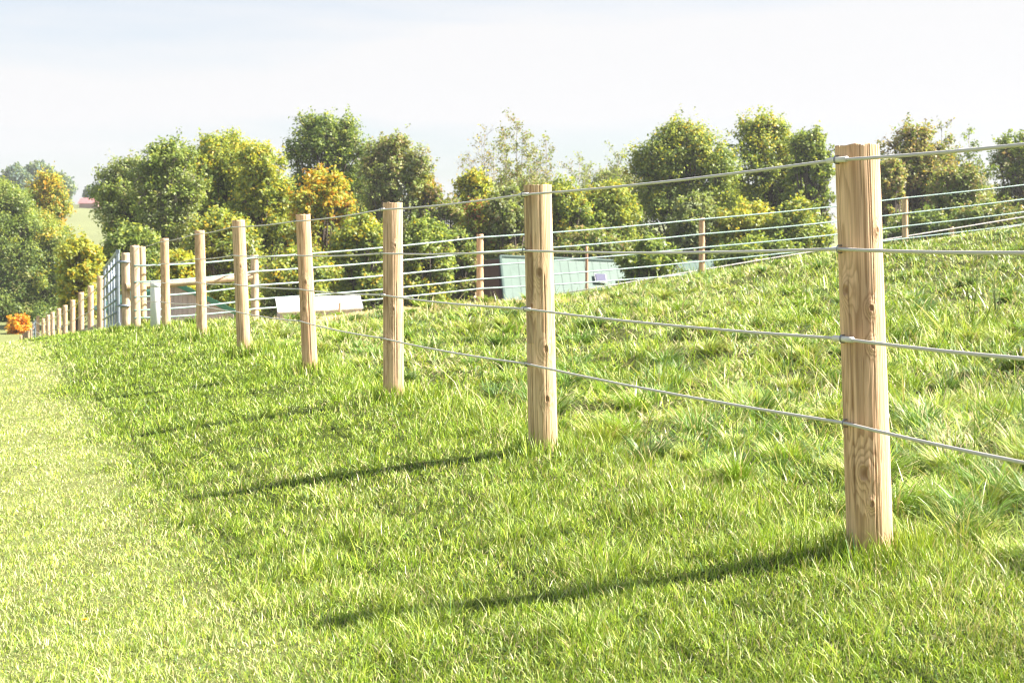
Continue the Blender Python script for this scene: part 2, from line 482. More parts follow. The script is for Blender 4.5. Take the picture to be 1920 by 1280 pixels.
# ------------------------------------------------------------------ timber posts
def wood_material(name, rough_noise=True):
    m = bpy.data.materials.new(name); m.use_nodes = True
    nt = m.node_tree; b = nt.nodes['Principled BSDF']
    at = nt.nodes.new('ShaderNodeAttribute'); at.attribute_name = 'col'
    tc = nt.nodes.new('ShaderNodeTexCoord'); mp = nt.nodes.new('ShaderNodeMapping'); mp.inputs['Scale'].default_value = (90, 90, 5)
    nz = nt.nodes.new('ShaderNodeTexNoise'); nz.inputs['Scale'].default_value = 1; nz.inputs['Detail'].default_value = 5
    nt.links.new(tc.outputs['Object'], mp.inputs[0]); nt.links.new(mp.outputs[0], nz.inputs['Vector'])
    rp = nt.nodes.new('ShaderNodeValToRGB'); rp.color_ramp.elements[0].position = .28; rp.color_ramp.elements[0].color = (.80, .78, .75, 1)
    rp.color_ramp.elements[1].position = .62; rp.color_ramp.elements[1].color = (1.1, 1.1, 1.1, 1)
    nt.links.new(nz.outputs[0], rp.inputs[0])
    mu = nt.nodes.new('ShaderNodeMix'); mu.data_type = 'RGBA'; mu.blend_type = 'MULTIPLY'; mu.inputs[0].default_value = 1
    nt.links.new(at.outputs['Color'], mu.inputs[6]); nt.links.new(rp.outputs[0], mu.inputs[7]); nt.links.new(mu.outputs[2], b.inputs['Base Color'])
    bp = nt.nodes.new('ShaderNodeBump'); bp.inputs['Strength'].default_value = .5; bp.inputs['Distance'].default_value = .004
    nt.links.new(nz.outputs[0], bp.inputs['Height']); nt.links.new(bp.outputs[0], b.inputs['Normal'])
    b.inputs['Roughness'].default_value = .8; b.inputs['Specular IOR Level'].default_value = .2
    return m


WOOD = wood_material('peeled_pine')


def post_mesh(base, top, r0, r1, seed, na=48, nz_=60, knots=(), cracks=(), tint=(1, 1, 1), skirt=.25, chipped=.008, strip=0):
    """round peeled post; base and top are world points on its axis at ground and at the cut"""
    r = np.random.default_rng(seed); nA = VNoise(seed * 7 + 1); nB = VNoise(seed * 7 + 2)
    base = np.array(base); top = np.array(top); ax = top - base; H = np.linalg.norm(ax)
    t = np.linspace(-skirt / H, 1, nz_)
    th = np.linspace(0, 2 * np.pi, na, endpoint=False)
    T, A = np.meshgrid(t, th, indexing='ij')
    zz = T * H
    cx, sy = np.cos(A), np.sin(A)
    # periodic noise round the post: sample on a circle
    def pn(nn, ka, kz, off=0.0):
        return nn.fbm(cx * ka + 50 + off + zz * kz, sy * ka + 70 + zz * kz * .73, 2) - .5
    fld = 1.6 * pn(nA, .9, .55) + .55 * pn(nB, 2.2, .9, 9) + .10 * pn(nA, 7, .8, 31) + .10 * zz
    rad = (r0 + (r1 - r0) * np.clip(T, 0, 1)) * (1 + .02 * pn(nA, 1.2, .6, 3) * 2 + .012 * pn(nB, 5, 6, 4) * 2)
    kmask = np.zeros_like(T)
    for (ka, kz, kr) in knots:
        da = (A - ka + np.pi) % (2 * np.pi) - np.pi
        q = np.sqrt((da * r0) ** 2 + ((zz - kz) * .62) ** 2) / kr
        fld = fld + .42 * np.exp(-q * q / 2.2) + .15 * np.exp(-np.abs(q) * .6) * np.sign(zz - kz) * 0
        rad = rad + .006 * np.exp(-q * q / 1.2) * np.where(q < .45, .2, 1.0)
        kmask = np.maximum(kmask, np.exp(-(q / .55) ** 2))
    ring = fld * 9
    fr = ring - np.floor(ring)
    late = ss(.35, .9, fr) * (1 - ss(.9, 1.0, fr)) * (.55 + .9 * np.clip(pn(nA, 2, 1.5, 61) + .5, 0, 1))
    tone = pn(nB, 1.1, 1.3, 21) * 1.6 + .5
    c_l = np.array([.76, .565, .38]); c_w = np.array([.66, .505, .37]); c_d = np.array([.29, .165, .085])
    tn = np.clip(tone, 0, 1)[..., None]
    c = c_l * tn + c_w * (1 - tn)
    c = c * (1 - .5 * late[..., None]) + c_d * .5 * late[..., None]
    streak = np.clip(nA.fbm(A * 0 + cx * 11 + 90, sy * 11 + 20 + zz * .6, 3), 0, 1)[..., None]
    c = c * (.86 + .28 * streak)
    fine_ = np.clip(nB.fbm(cx * 26 + 120, sy * 26 + 20 + zz * 1.1, 3), 0, 1)[..., None]
    c = c * (.83 + .34 * fine_)
    rad = rad + .0016 * (fine_[..., 0] - .5) + .003 * (streak[..., 0] - .5)
    if strip:                                         # a flake of bark left clinging to the shaded side
        da = (A - (PI / 2 - strip - .25) + np.pi) % (2 * np.pi) - np.pi
        k = ((np.abs(da + .3 * (nA.fbm(zz * 4, zz * 0 + 3, 3) - .5)) < .28) & (zz > .55) & (zz < 1.30)).astype(float)
        rad = rad + .004 * k; c = c * (1 - .25 * k[..., None])
    grime = ss(.22, .0, zz) if False else (1 - ss(.0, .22, zz + .12 * (streak[..., 0] - .5)))
    c = c * (1 - .38 * grime[..., None]) + np.array([.20, .17, .10]) * .38 * grime[..., None]
    blot = ss(.60, .78, nB.fbm(cx * 1.6 + 12 + zz * 1.1, sy * 1.6 + 33 + zz * 1.7, 3))[..., None]
    c = c * (1 - .42 * blot) + np.array([.25, .155, .09]) * .42 * blot
    c = c * (1 - .75 * kmask[..., None]) + np.array([.20, .11, .06]) * .75 * kmask[..., None]
    for (ka, z0, z1, cw) in cracks:
        path = ka + .10 * (nA.fbm(zz * 3 + 5, zz * 0 + ka * 9, 2) - .5)
        da = np.abs((A - path + np.pi) % (2 * np.pi) - np.pi) * r0
        k = np.exp(-(da / cw) ** 2) * ss(z0, z0 + .08, zz) * (1 - ss(z1 - .02, z1 + .02, zz))
        rad = rad - .0035 * k; c = c * (1 - .55 * k[..., None]) + np.array([.10, .06, .035]) * .7 * k[..., None]
    # frame of the axis
    axn = ax / H; u = np.cross(axn, [0, 1, 0]); u /= np.linalg.norm(u); v = np.cross(axn, u)
    chip = np.zeros_like(T); chip[-1] = chipped * (nB(cx[-1] * 3 + 8, sy[-1] * 3 + 8) - .5) - chipped * .7 * (nA(cx[-1] * 7 + 8, sy[-1] * 7 + 8) > .72)
    co = base + axn * (zz + chip)[..., None] + (np.cos(A)[..., None] * u + np.sin(A)[..., None] * v) * rad[..., None]
    co = co.reshape(-1, 3); col = (c * np.array(tint)).reshape(-1, 3)
    i = np.arange(nz_ * na).reshape(nz_, na)
    q = np.stack([i[:-1], np.roll(i[:-1], -1, 1), np.roll(i[1:], -1, 1), i[1:]], -1).reshape(-1, 4)
    # orientation: u x v points along -axis here, so flip
    q = q[:, ::-1]
    # cut top: one inner ring and a centre, slightly sunk
    inner = base + axn * (H - .004) + (np.cos(th)[:, None] * u + np.sin(th)[:, None] * v) * (rad[-1] * .55)[:, None]
    k0 = len(co); co = np.concatenate([co, inner, [base + axn * (H - .003)]])
    endc = np.tile(np.array([.40, .28, .16]), (na + 1, 1)) * (.75 + .5 * r.random((na + 1, 1)))
    col = np.concatenate([col, endc * np.array(tint)])
    lo = (nz_ - 1) * na; a = np.arange(na); b = (a + 1) % na
    q2 = np.stack([lo + a, k0 + a, k0 + b, lo + b], 1)
    t3 = np.stack([k0 + a, np.full(na, k0 + na), k0 + b], 1)
    loops = np.concatenate([q.ravel(), q2.ravel(), t3.ravel()])
    tot = np.concatenate([np.full(len(q) + len(q2), 4), np.full(len(t3), 3)])
    st = np.concatenate([[0], np.cumsum(tot)[:-1]])
    return co - base, loops, st, tot, col


def add_post(parent, base, top, r0, r1, seed, name='post', label=None, **kw):
    co, lp, st, tot, col = post_mesh(base, top, r0, r1, seed, **kw)
    me = raw_mesh(name, co, lp, st, tot, col, True)
    me.validate()
    o = link(name, me, WOOD, parent, Vector(base) - parent.location)
    if label: o['label'] = label
    return o


def post_from_px(parent, top, base_u, d, r, seed, base_v=None, name='post', label=None, **kw):
    """post whose top is at the pixel top=(u, v) and whose foot stands on the ground under pixel column base_u"""
    x = (base_u - 960) / F * d
    tp = P(top[0], top[1], d)
    return add_post(parent, (x, d, gz(x, d)), tuple(tp), r * 1.03, r * .98, seed, name, label, **kw), Vector((x, d, gz(x, d))), tp


WIRE = mat('coated_wire', (.58, .555, .51), .35, .5)
WIRE_FAR = mat('aqua_coated_wire', (.26, .39, .36), .35, .5)
STEEL = mat('zinc_staple', (.30, .31, .34), .35, .5, .8)
SLEEVE = mat('white_insulator', (.75, .73, .66), .4, .5)

# near fence
PI = math.pi
near = empty('wire_fence', P(1632, 1045, 4.66), 'near four-wire fence on thick round timber posts running away beside the mown lawn', 'fence')
NEAR = [  # top px, base column, depth, radius, wire rows at its left edge, options
    ((1607, 273), 1632, 4.66, .0715, (300, 467, 635, 793), dict(na=240, nz_=460, tint=(1.03, .93, .84), chipped=.006,
        knots=[(PI / 2 - .40, .27, .030), (PI / 2 + .15, .80, .014), (PI / 2 + .15, .68, .013), (PI / 2 - 1.0, .86, .022), (PI / 2 + .6, 1.05, .012), (PI / 2 - .1, .17, .012)],
        cracks=[(PI / 2 + .30, .70, 1.40, .0011), (PI / 2 - .10, 1.12, 1.42, .0022), (PI / 2 + .62, 1.27, 1.42, .0026), (PI / 2 + .95, .35, .6, .0012), (PI / 2 - .25, 1.29, 1.42, .003), (PI / 2 - .85, .1, .9, .0018), (PI / 2 + .1, .02, .35, .002)])),
    ((1008, 347), 1019, 7.2, .0715, (365, 470, 579, 682), dict(na=180, nz_=340, tint=(1.0, .98, .86), chipped=.004,
        knots=[(PI / 2 - .05, .905, .030), (PI / 2 + .3, .52, .024), (PI / 2 + .3, .27, .019), (PI / 2 - .6, .74, .012)],
        cracks=[(PI / 2 + .3, .2, .9, .0018), (PI / 2 - .55, .75, 1.36, .005), (PI / 2 + .1, 1.0, 1.36, .0026), (PI / 2 - .75, .0, .6, .003)], strip=.55)),
    ((736, 380), 738, 9.7, .068, (393, 475, 553, 634), dict(na=140, nz_=260, tint=(1.0, .93, .84), knots=[(PI / 2 + .3, 1.05, .014), (PI / 2 - .3, .4, .02), (PI / 2 + .1, .62, .014)], cracks=[(PI / 2 - .5, .2, 1.2, .004), (PI / 2 + .4, .1, .8, .003)])),
    ((568, 402), 582, 12.2, .063, (415, 479, 542, 602), dict(na=100, nz_=160, tint=(1.04, .92, .83), knots=[(PI / 2, .78, .024), (PI / 2 - .3, .55, .02)], cracks=[(PI / 2 - .45, .5, 1.3, .005), (PI / 2 + .3, .1, .7, .004)])),
    ((447, 413), 458, 14.5, .067, (426, 479, 533, 584), dict(na=80, nz_=120, tint=(1.0, .94, .85), knots=[(PI / 2 + .2, .9, .02)], cracks=[(PI / 2 - .4, .1, 1.0, .006)])),
    ((374, 432), 379, 17.5, .062, (440, 486, 529, 570), dict(na=60, nz_=90, tint=(1.0, .9, .8))),
    ((308, 447), 312, 20.7, .062, (454, 495, 530, 566), dict(na=48, nz_=60, tint=(1.05, .97, .84))),
    ((265, 462), 268, 24.0, .066, (465, 500, 531, 562), dict(na=40, nz_=50, tint=(1.0, 1.04, .92))),
]
nrm = Vector((-.935, -.355, 0))
wire_pts = [[], [], [], []]
# the next post towards the viewer stands just outside the frame; the wires run to it
d0 = 2.02; x0 = 1.15 + .297 * (4.66 - d0)
pz = add_post(near, (x0, d0, gz(x0, d0)), (x0 - .02, d0, 1.38), .073, .07, 90, na=64, nz_=90)
at1920 = (271, 474, 672, 867)
for k in range(4):
    a = P(1920, at1920[k], 3.855)
    b = P(1575, NEAR[0][4][k], 4.66 - .025)
    dirn = (a - b) / (b.y - a.y)
    wire_pts[k].append(a + dirn * (a.y - (d0 - .03)))
    wire_pts[k].append(a)
for i, (top, bu, d, r, rows, kw) in enumerate(NEAR):
    o, bp, tp = post_from_px(near, top, bu, d, r, 100 + i, **kw)
    for k in range(4):
        z = ZC + (HV - rows[k]) / F * (d - .355 * r)
        f = min(max((z - bp.z) / (tp.z - bp.z), 0), 1)
        c = bp.lerp(tp, f); c.z = z
        p = c + nrm * (r + .008)
        wire_pts[k].append(p)
        if i < 5:
            # steel staple bent over the wire, and a pale insulating sleeve on the two wires that carry one
            s = MB(); tdir = Vector((-.355, .935, 0)); cc = p
            pts = []
            for q in range(9):
                an = math.pi * q / 8
                pts.append(cc + Vector((0, 0, 1)) * (.012 * math.cos(an)) + nrm * (.004 + .008 * math.sin(an)))
            pts = [pts[0] - nrm * .022] + pts + [pts[-1] - nrm * .022]
            s.tube(pts, .0024, 6)
            s.build('staple', STEEL, o, cc, True)
            if k in (0, 2) and i < 3:
                MB().tube([p - tdir * .055 - Vector((0, 0, .0005)), p + tdir * .05], .0098, 10).build('insulator', SLEEVE, o, p, True)
for k in range(4):
    pts = []
    for a, b in zip(wire_pts[k][:-1], wire_pts[k][1:]):
        for q in range(5):
            t = q / 5; p = a.lerp(b, t); p.z -= .012 * 4 * t * (1 - t) * min(1, (b - a).length / 2.7)
            pts.append(p)
    pts.append(wire_pts[k][-1])
    MB().tube(pts, .0056, 8).build('wire', WIRE, near, pts[0], True)

# far fence across the slope
far = empty('wire_fence', (P(252, 615, 23.8)), 'far five-wire fence with slim posts crossing the slope, pale aqua wires', 'fence')
FARP = [  # corner posts by the gate, then along the slope
    ((252, 460), 255, 23.7, .075, (498, 529, 557, 582, 596), dict(na=40, nz_=50)),
    ((235, 474), 237, 25.0, .072, None, dict(na=40, nz_=50)),
    ((477, 478), 478, 26.0, .072, (483, 509, 535, 561, 579), dict(tint=(.95, 1.0, 1.02))),
    ((900, 439), 900, 29.5, .072, (445, 473, 498, 523, 541), dict(tint=(1, .88, .8))),
    ((1316, 408), 1316, 32.5, .068, (411, 439, 464, 490, 512), dict(tint=(1.02, .9, .82))),
    ((1697, 369), 1697, 35.0, .072, (371, 400, 424, 447, 468), dict(tint=(1.05, 1.02, .9))),
    ((2110, 318), 2110, 37.5, .072, (322, 347, 371, 394, 416), dict()),
]
fpts = [[] for _ in range(5)]
for i, (top, bu, d, r, rows, kw) in enumerate(FARP):
    o, bp, tp = post_from_px(far, top, bu, d, r, 200 + i, skirt=.6, **kw)
    if rows:
        for k in range(5):
            q = P(top[0], rows[k], d - r - .02); fpts[k].append(q)
for k in range(5):
    pts = []
    for a, b in zip(fpts[k][:-1], fpts[k][1:]):
        for q in range(5):
            t = q / 5; p = a.lerp(b, t); p.z -= .03 * 4 * t * (1 - t); pts.append(p)
    pts.append(fpts[k][-1])
    MB().tube(pts, .0148, 6).build('wire', WIRE_FAR, far, pts[0], True)
a = P(237, 538, 24.9); b = P(476, 519, 26.0)
co, lp, st, tot, col = post_mesh(tuple(a), tuple(b), .066, .062, 77, skirt=.01)
link('brace_rail', raw_mesh('brace_rail', co, lp, st, tot, col, True), WOOD, far, a - far.location)

# fence beyond the crest on the right
crest = empty('wire_fence', P(1416, 500, 45), 'distant low wire fence showing just above the grass crest at right', 'fence')
gpts = [[], [], []]
for i, (u, v, d) in enumerate([(1020, 552, 42), (1416, 485, 45), (1785, 425, 48), (2180, 360, 51)]):
    x = (u - 960) / F * d; tp = P(u, v, d)
    add_post(crest, (x, d, tp.z - 1.3), tuple(tp), .07, .066, 300 + i, skirt=1.2, tint=(1, .95, .85))
    for k in range(3): gpts[k].append(P(u, v + 4 + 15 * k, d - .1))
for k in range(3):
    pts = []
    for a, b in zip(gpts[k][:-1], gpts[k][1:]):
        pts += [a.lerp(b, t) for t in (0, .33, .66)]
    pts.append(gpts[k][-1])
    MB().tube(pts, .02, 6).build('wire', mat('grey_wire', (.55, .52, .5), .4, .5), crest, pts[0], True)

# the row of posts beyond the gate
left = empty('post_fence', P(188, 622, 31.9), 'row of timber posts with a low rail continuing downhill past the silver gate', 'fence')
LP = [(188, 517, 31.9), (170, 535, 35), (152, 548, 38), (136, 562, 41), (122, 572, 44.4), (110, 578, 47.6), (98.5, 585, 51.2), (90, 590, 54.3), (81, 597, 57.8), (71, 592, 62.5)]
SH = [(58.5, 616, 69.5), (53, 620, 73), (49, 622, 76), (44, 625, 79.5), (39, 629, 83.5), (34, 632, 88), (28, 635, 94), (22, 638, 101), (6, 640, 108)]
for i, (u, v, d) in enumerate(LP + SH):
    tp = P(u, v, d); x = tp.x; b = min(gz(x, d), tp.z - .8)
    add_post(left, (x, d, b), tuple(tp), .075, .072, 400 + i, na=24, nz_=30, skirt=.5, tint=(1, .93, .86))
rail = [P(u + 1, 626 + .0 * i, d + .12) for i, (u, v, d) in enumerate(LP)]
for i, (u, v, d) in enumerate(LP): rail[i].z = P(u, v, d).z - (1.12 - .012 * i * 2)
MB().tube(rail, .075, 6).build('rail', noisy('pale_rail_wood', (.42, .33, .24), (.52, .43, .33), 6), left, rail[0])
for k in range(2):
    pts = [P(u, v, d) + Vector((-.07, -.03, -.28 - .4 * k)) for (u, v, d) in LP]
    MB().tube(pts, .012, 6).build('wire', WIRE, left, pts[0], True)

# ------------------------------------------------------------------ gates
GALV = noisy('galvanised_tube', (.24, .29, .36), (.34, .39, .46), 20, rough=.35, bump=0, spec=.5, metal=.35)


def gate(a_top, a_bot, b_top, b_bot, ncol, nrow, label, rt=.03):
    g = empty('metal_gate', (a_bot + b_bot) / 2, label, 'gate')
    f = MB()
    A = [a_top, a_bot, b_bot, b_top]
    for i in range(4): f.tube([A[i], A[(i + 1) % 4]], rt, 10)
    for p in A: f.box(p, Vector((rt, 0, 0)), Vector((0, rt, 0)), Vector((0, 0, rt)))
    f.build('frame', GALV, g, a_bot, False)
    off = Vector((.03, .01, 0))
    for i in range(1, ncol):
        t = i / ncol
        MB().tube([a_top.lerp(b_top, t) + off, a_bot.lerp(b_bot, t) + off], rt * .8, 8).build('stile', GALV, g, a_bot.lerp(b_bot, t), True)
    for i in range(1, nrow):
        t = i / nrow
        MB().tube([a_bot.lerp(a_top, t) - off, b_bot.lerp(b_top, t) - off], rt * .75, 8).build('rail', GALV, g, a_bot.lerp(a_top, t), True)
    return g


gate(P(221, 471, 25.3), P(222, 608, 25.3), P(196, 503, 30.6), P(196, 618, 30.6), 5, 6, 'silver tubular farm gate seen almost edge-on beside the corner posts')
gate(P(66, 601, 64.5), P(66, 641, 64.5), P(61.5, 604, 68.5), P(61.5, 642, 68.5), 3, 5, 'small bluish farm gate far off at the end of the post row')
for v in (491, 573):
    pass
hg = [MB(), MB()]
for h_, v in zip(hg, (491, 573)):
    p = P(229, v, 24.95)
    h_.tube([p + Vector((-.10, .06, 0)), p + Vector((.02, -.03, 0)), p + Vector((.14, .0, 0))], .022, 8)
    h_.build('hinge', GALV, [o for o in bpy.data.objects if o.name.startswith('metal_gate')][0], p, True)

# white plastic pipe standing by the corner posts
pp = P(291, 612, 22.8); px_ = pp.x; pzg = gz(px_, 22.8)
pipe = MB(); zt = P(291, 530, 22.8).z
pipe.tube([(px_, 22.8, pzg - .2), (px_, 22.8, zt - .015), (px_, 22.8, zt)], [.078, .078, .074], 24)
pipe.tube([(px_, 22.8, zt - .07), (px_, 22.8, zt + .004)], .082, 24)
tag(pipe.build('plastic_pipe', mat('white_pvc', (.78, .80, .82), .3, .5), None, (px_, 22.8, pzg), True), 'short white plastic pipe standing upright between the corner posts and the next fence post', 'pipe')

# lone stake behind the far fence
stk = P(1100, 462, 55)
bz = gz(stk.x, 55)
e = empty('wooden_stake', (stk.x, 55, bz), 'lone thin brown stake rising behind the green metal roof', 'stake')
add_post(e, (stk.x, 55, bz), tuple(stk), .06, .055, 501, na=24, nz_=30, tint=(.8, .65, .6))
st2 = P(637, 564, 33.5); bz = gz(st2.x, 33.5)
e = empty('wooden_stake', (st2.x, 33.5, min(bz, st2.z - .3)), 'short tan stake standing in front of the low white roof', 'stake')
add_post(e, (st2.x, 33.5, min(bz, st2.z - .3)), tuple(st2), .035, .033, 502, na=20, nz_=20)

# ------------------------------------------------------------------ sheds
TEAL = noisy('pale_teal_metal_roof', (.065, .115, .09), (.085, .14, .112), 3, (1, 1, 1), .45, 0, .5)
TEALTRIM = mat('teal_trim', (.075, .115, .10), .5, .4)
BROWN = noisy('brown_clapboard', (.10, .055, .05), (.15, .085, .075), 4, (1, 1, 14), .8, .4)
PLANK = noisy('weathered_grey_planks', (.36, .33, .35), (.50, .46, .48), 5, (6, 6, .4), .85, .5)
DGREEN = mat('dark_green_flashing', (.03, .14, .09), .5, .4)
WHITESHEET = noisy('white_sheet_roof', (.74, .75, .78), (.80, .81, .83), 2, rough=.5, bump=0)


def seams(mb, a, b, c, d, n, r):                      # standing seams running from ridge a-b to eave d-c
    nn = (b - a).cross(d - a).normalized()
    for i in range(n + 1):
        t = i / n
        p, q = a.lerp(b, t), d.lerp(c, t)
        mb.box((p + q) / 2 + nn * r, (q - p) / 2, (b - a).normalized() * r * .6, nn * r)


# green-roofed shed with brown gable
ra = P(938, 482, 60); rb = P(1168, 491, 63.5)
eave = Vector((.22, -2.3, -2.0))
ba = ra + eave; bb = rb + eave
sh = empty('metal_roofed_shed', (ra.x + 2, 60.5, gz(ra.x + 2, 60.5)), 'shed with a pale teal standing-seam roof and brown boarded gable behind the crest', 'shed')
rf = MB().slab([ra, ba, bb, rb], .06)
back = Vector((-.77, 2.5, -.12))
rf.slab([rb, rb + back, ra + back, ra], .06)
R_ = rf.build('roof', TEAL, sh, ra)
sm = MB(); seams(sm, ra, rb, bb, ba, 15, .03); sm.build('seams', TEALTRIM, R_, ra)
tr = MB()
for p_, q_ in ((ra, ba), (ra, rb)):                   # rake board and ridge cap
    tr.tube([p_ + Vector((0, 0, .03)), q_ + Vector((0, 0, .03))], .07, 6)
tr.build('fascia', TEALTRIM, R_, ra)
zb = gz(ra.x, 60)
g0 = ba + Vector((-.12, .12, -.1)); g1 = ra + back + Vector((.02, -.2, -.06)); ap = ra + Vector((.05, 0, -.12))
wl = MB().slab([g1, ap, g0, Vector((g0.x, g0.y, zb - .5)), Vector((g1.x, g1.y, zb - .5))], .12)
e0 = bb + Vector((-.2, .12, -.1))
wl.slab([g0, e0, Vector((e0.x, e0.y, zb - .5)), Vector((g0.x, g0.y, zb - .5))], .12)
wl.build('wall', BROWN, sh, g0)
# skylight / solar panel on the roof
cx_, cy_ = .77, .42
pc = ra.lerp(rb, cx_).lerp(ba.lerp(bb, cx_), cy_)
nn = (ba - ra).cross(rb - ra).normalized(); nn = nn if nn.z > 0 else -nn
ux = (rb - ra).normalized(); vx = (ba - ra).normalized()
pn_ = MB().box(pc + nn * .14, ux * .26, vx * .24, nn * .03).build('solar_panel', mat('solar_glass', (.10, .10, .16), .25, .5), sh, pc)
MB().box(pc + nn * .11, ux * .30, vx * .28, nn * .025).build('panel_frame', mat('panel_alu', (.6, .6, .62), .4, .5), pn_, pc)

# second teal roof
ra = P(1255, 490, 62); rb = P(1335, 487, 63)
s2 = empty('metal_roofed_shed', (ra.x + 1, 62, gz(ra.x + 1, 62)), 'second pale teal metal roof half hidden behind the far fence and bushes', 'shed')
ev = Vector((.3, -1.6, -1.3))
r2 = MB().slab([ra, ra + ev, rb + ev, rb], .06).slab([rb, rb + Vector((-.3, 1.6, -1.3)), ra + Vector((-.3, 1.6, -1.3)), ra], .06).build('roof', TEAL, s2, ra)
sm = MB(); seams(sm, ra, rb, rb + ev, ra + ev, 7, .03); sm.build('seams', TEALTRIM, r2, ra)
zb = gz(ra.x, 62) - .3
MB().box(((ra + rb) / 2).xy.to_3d() + Vector((0, 0, (zb + ra.z - 1.4) / 2)), Vector((.85, 0, 0)), Vector((0, 1.2, 0)), Vector((0, 0, (ra.z - 1.4 - zb) / 2))).build('wall', BROWN, s2, ra)

# grey planked shed with dark green roof edge behind the brace rail
dS = 42.0
ap = P(332, 529, dS); le = P(205, 582, dS); re = P(446, 584, dS)
zb = min(gz(ap.x, dS), P(332, 640, dS).z) - .5
s3 = empty('plank_shed', (ap.x, dS, zb + .5), 'weathered grey plank shed with dark green roof edge behind the brace rail', 'shed')
wall = MB(); x0s, x1s = le.x + .12, re.x - .12
npl = 26
for i in range(npl):                                  # vertical boards, each a little proud or shy of the next
    xa = x0s + (x1s - x0s) * i / npl; xb = x0s + (x1s - x0s) * (i + 1) / npl - .008
    def topz(x): return (ap.z + (le.z - ap.z) * (ap.x - x) / (ap.x - le.x) if x < ap.x else ap.z + (re.z - ap.z) * (x - ap.x) / (re.x - ap.x)) - .05
    j = .006 * (i % 3)
    wall.slab([(xa, dS - j, topz(xa)), (xa, dS - j, zb), (xb, dS - j, zb), (xb, dS - j, topz(xb))], .04)
wall.build('wall', PLANK, s3, (ap.x, dS, zb))
rf = MB(); b3 = Vector((-.62, 1, 0)) * 1.9; f3 = Vector((0, -.25, 0))
rf.slab([ap + f3, re + f3, re + b3, ap + b3], .07); rf.slab([ap + b3, le + b3, le + f3, ap + f3], .07)
rr = rf.build('roof', DGREEN, s3, ap)
fz = MB()
for q in (le, re):
    dd = (q - ap); fz.box(ap + dd / 2 + Vector((0, -.27, -.02)), dd / 2, Vector((0, .018, 0)), Vector((0, 0, .075)))
fz.build('fascia', mat('green_fascia', (.05, .20, .13), .5, .4), rr, ap)

# low white roofed shelter
dW = 35.0
q = [P(516, 558, dW + .9), P(675, 553, dW + .9), P(681, 577, dW), P(521, 585, dW)]
s4 = empty('animal_shelter', (P(598, 590, dW).x, dW, gz(P(598, 590, dW).x, dW)), 'low shelter with a sloping plain white roof beyond the fence posts', 'shelter')
MB().slab([q[0], q[3], q[2], q[1]], .04).build('roof', WHITESHEET, s4, q[0])
zb = min(gz(q[3].x, dW), q[3].z - .3) - .3
w4 = MB()
w4.slab([q[0] + Vector((.05, -.05, -.05)), Vector((q[0].x + .05, q[0].y - .05, zb)), Vector((q[3].x + .05, q[3].y + .08, zb)), q[3] + Vector((.05, .08, -.05))], .05)
w4.slab([q[3] + Vector((.05, .08, -.05)), Vector((q[3].x + .05, q[3].y + .08, zb)), Vector((q[2].x - .05, q[2].y + .08, zb)), q[2] + Vector((-.05, .08, -.05))], .05)
w4.build('wall', PLANK, s4, q[3])

# red-roofed barn on the far hill
dB = 318.0
bp_ = P(171, 382, dB)
zb = min(gz(bp_.x, dB), bp_.z - .5)
s5 = empty('barn', (bp_.x, dB, zb), 'tiny red-roofed barn on the far hillside at left', 'barn')
MB().box((bp_.x, dB, (zb + bp_.z) / 2 - .2), (2.1, 0, 0), (0, 2, 0), (0, 0, (bp_.z - zb) / 2 + .2)).build('wall', mat('barn_board', (.3, .2, .18), .8), s5, bp_)
MB().slab([bp_ + Vector((-2.4, -2.2, 0)), bp_ + Vector((2.4, -2.2, 0)), bp_ + Vector((2.4, 0, 1.3)), bp_ + Vector((-2.4, 0, 1.3))], .1).slab([bp_ + Vector((-2.4, 0, 1.3)), bp_ + Vector((2.4, 0, 1.3)), bp_ + Vector((2.4, 2.2, 0)), bp_ + Vector((-2.4, 2.2, 0))], .1).build('roof', noisy('red_roof', (.30, .13, .13), (.38, .18, .18), 2), s5, bp_)

# ------------------------------------------------------------------ trees
LEAF = leafy('tree_leaves', .44, .45, .4)
BARK = noisy('bark', (.07, .055, .045), (.16, .13, .11), 6, (4, 4, 1), .9, .6)
PALEBARK = noisy('pale_bark', (.22, .19, .17), (.34, .30, .27), 6, (4, 4, 1), .9, .6)
G1 = (.22, .30, .065); G2 = (.32, .39, .10); G3 = (.13, .20, .055); YG = (.47, .49, .07); YE = (.64, .47, .05); OR = (.68, .34, .04)
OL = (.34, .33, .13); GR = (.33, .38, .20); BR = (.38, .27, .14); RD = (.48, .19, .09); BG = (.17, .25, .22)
PALS = {
    'green': ([G1, G2, G3, YG], [.4, .35, .15, .1]),
    'dark': ([G3, G1, G2, OL], [.4, .35, .15, .1]),
    'yg': ([G2, YG, G1, YE], [.35, .35, .2, .1]),
    'bright': ([YG, G2, YE], [.55, .3, .15]),
    'yellow': ([YE, YG, G2, OR], [.42, .3, .18, .1]),
    'orange': ([YE, OR, YG, G1], [.35, .2, .25, .2]),
    'flame': ([(.85, .40, .03), YE, OR], [.6, .25, .15]),
    'olive': ([OL, G1, G2, BR], [.4, .25, .2, .15]),
    'grey': ([GR, G2, G1, OL], [.45, .25, .15, .15]),
    'brown': ([OL, BR, G1, YE], [.4, .25, .25, .1]),
    'far': ([BG, G1, GR], [.5, .2, .3]),  # distance haze painted into the leaf colours as a blue-green tint
    'red': ([RD, G2, YG], [.3, .4, .3]),
}


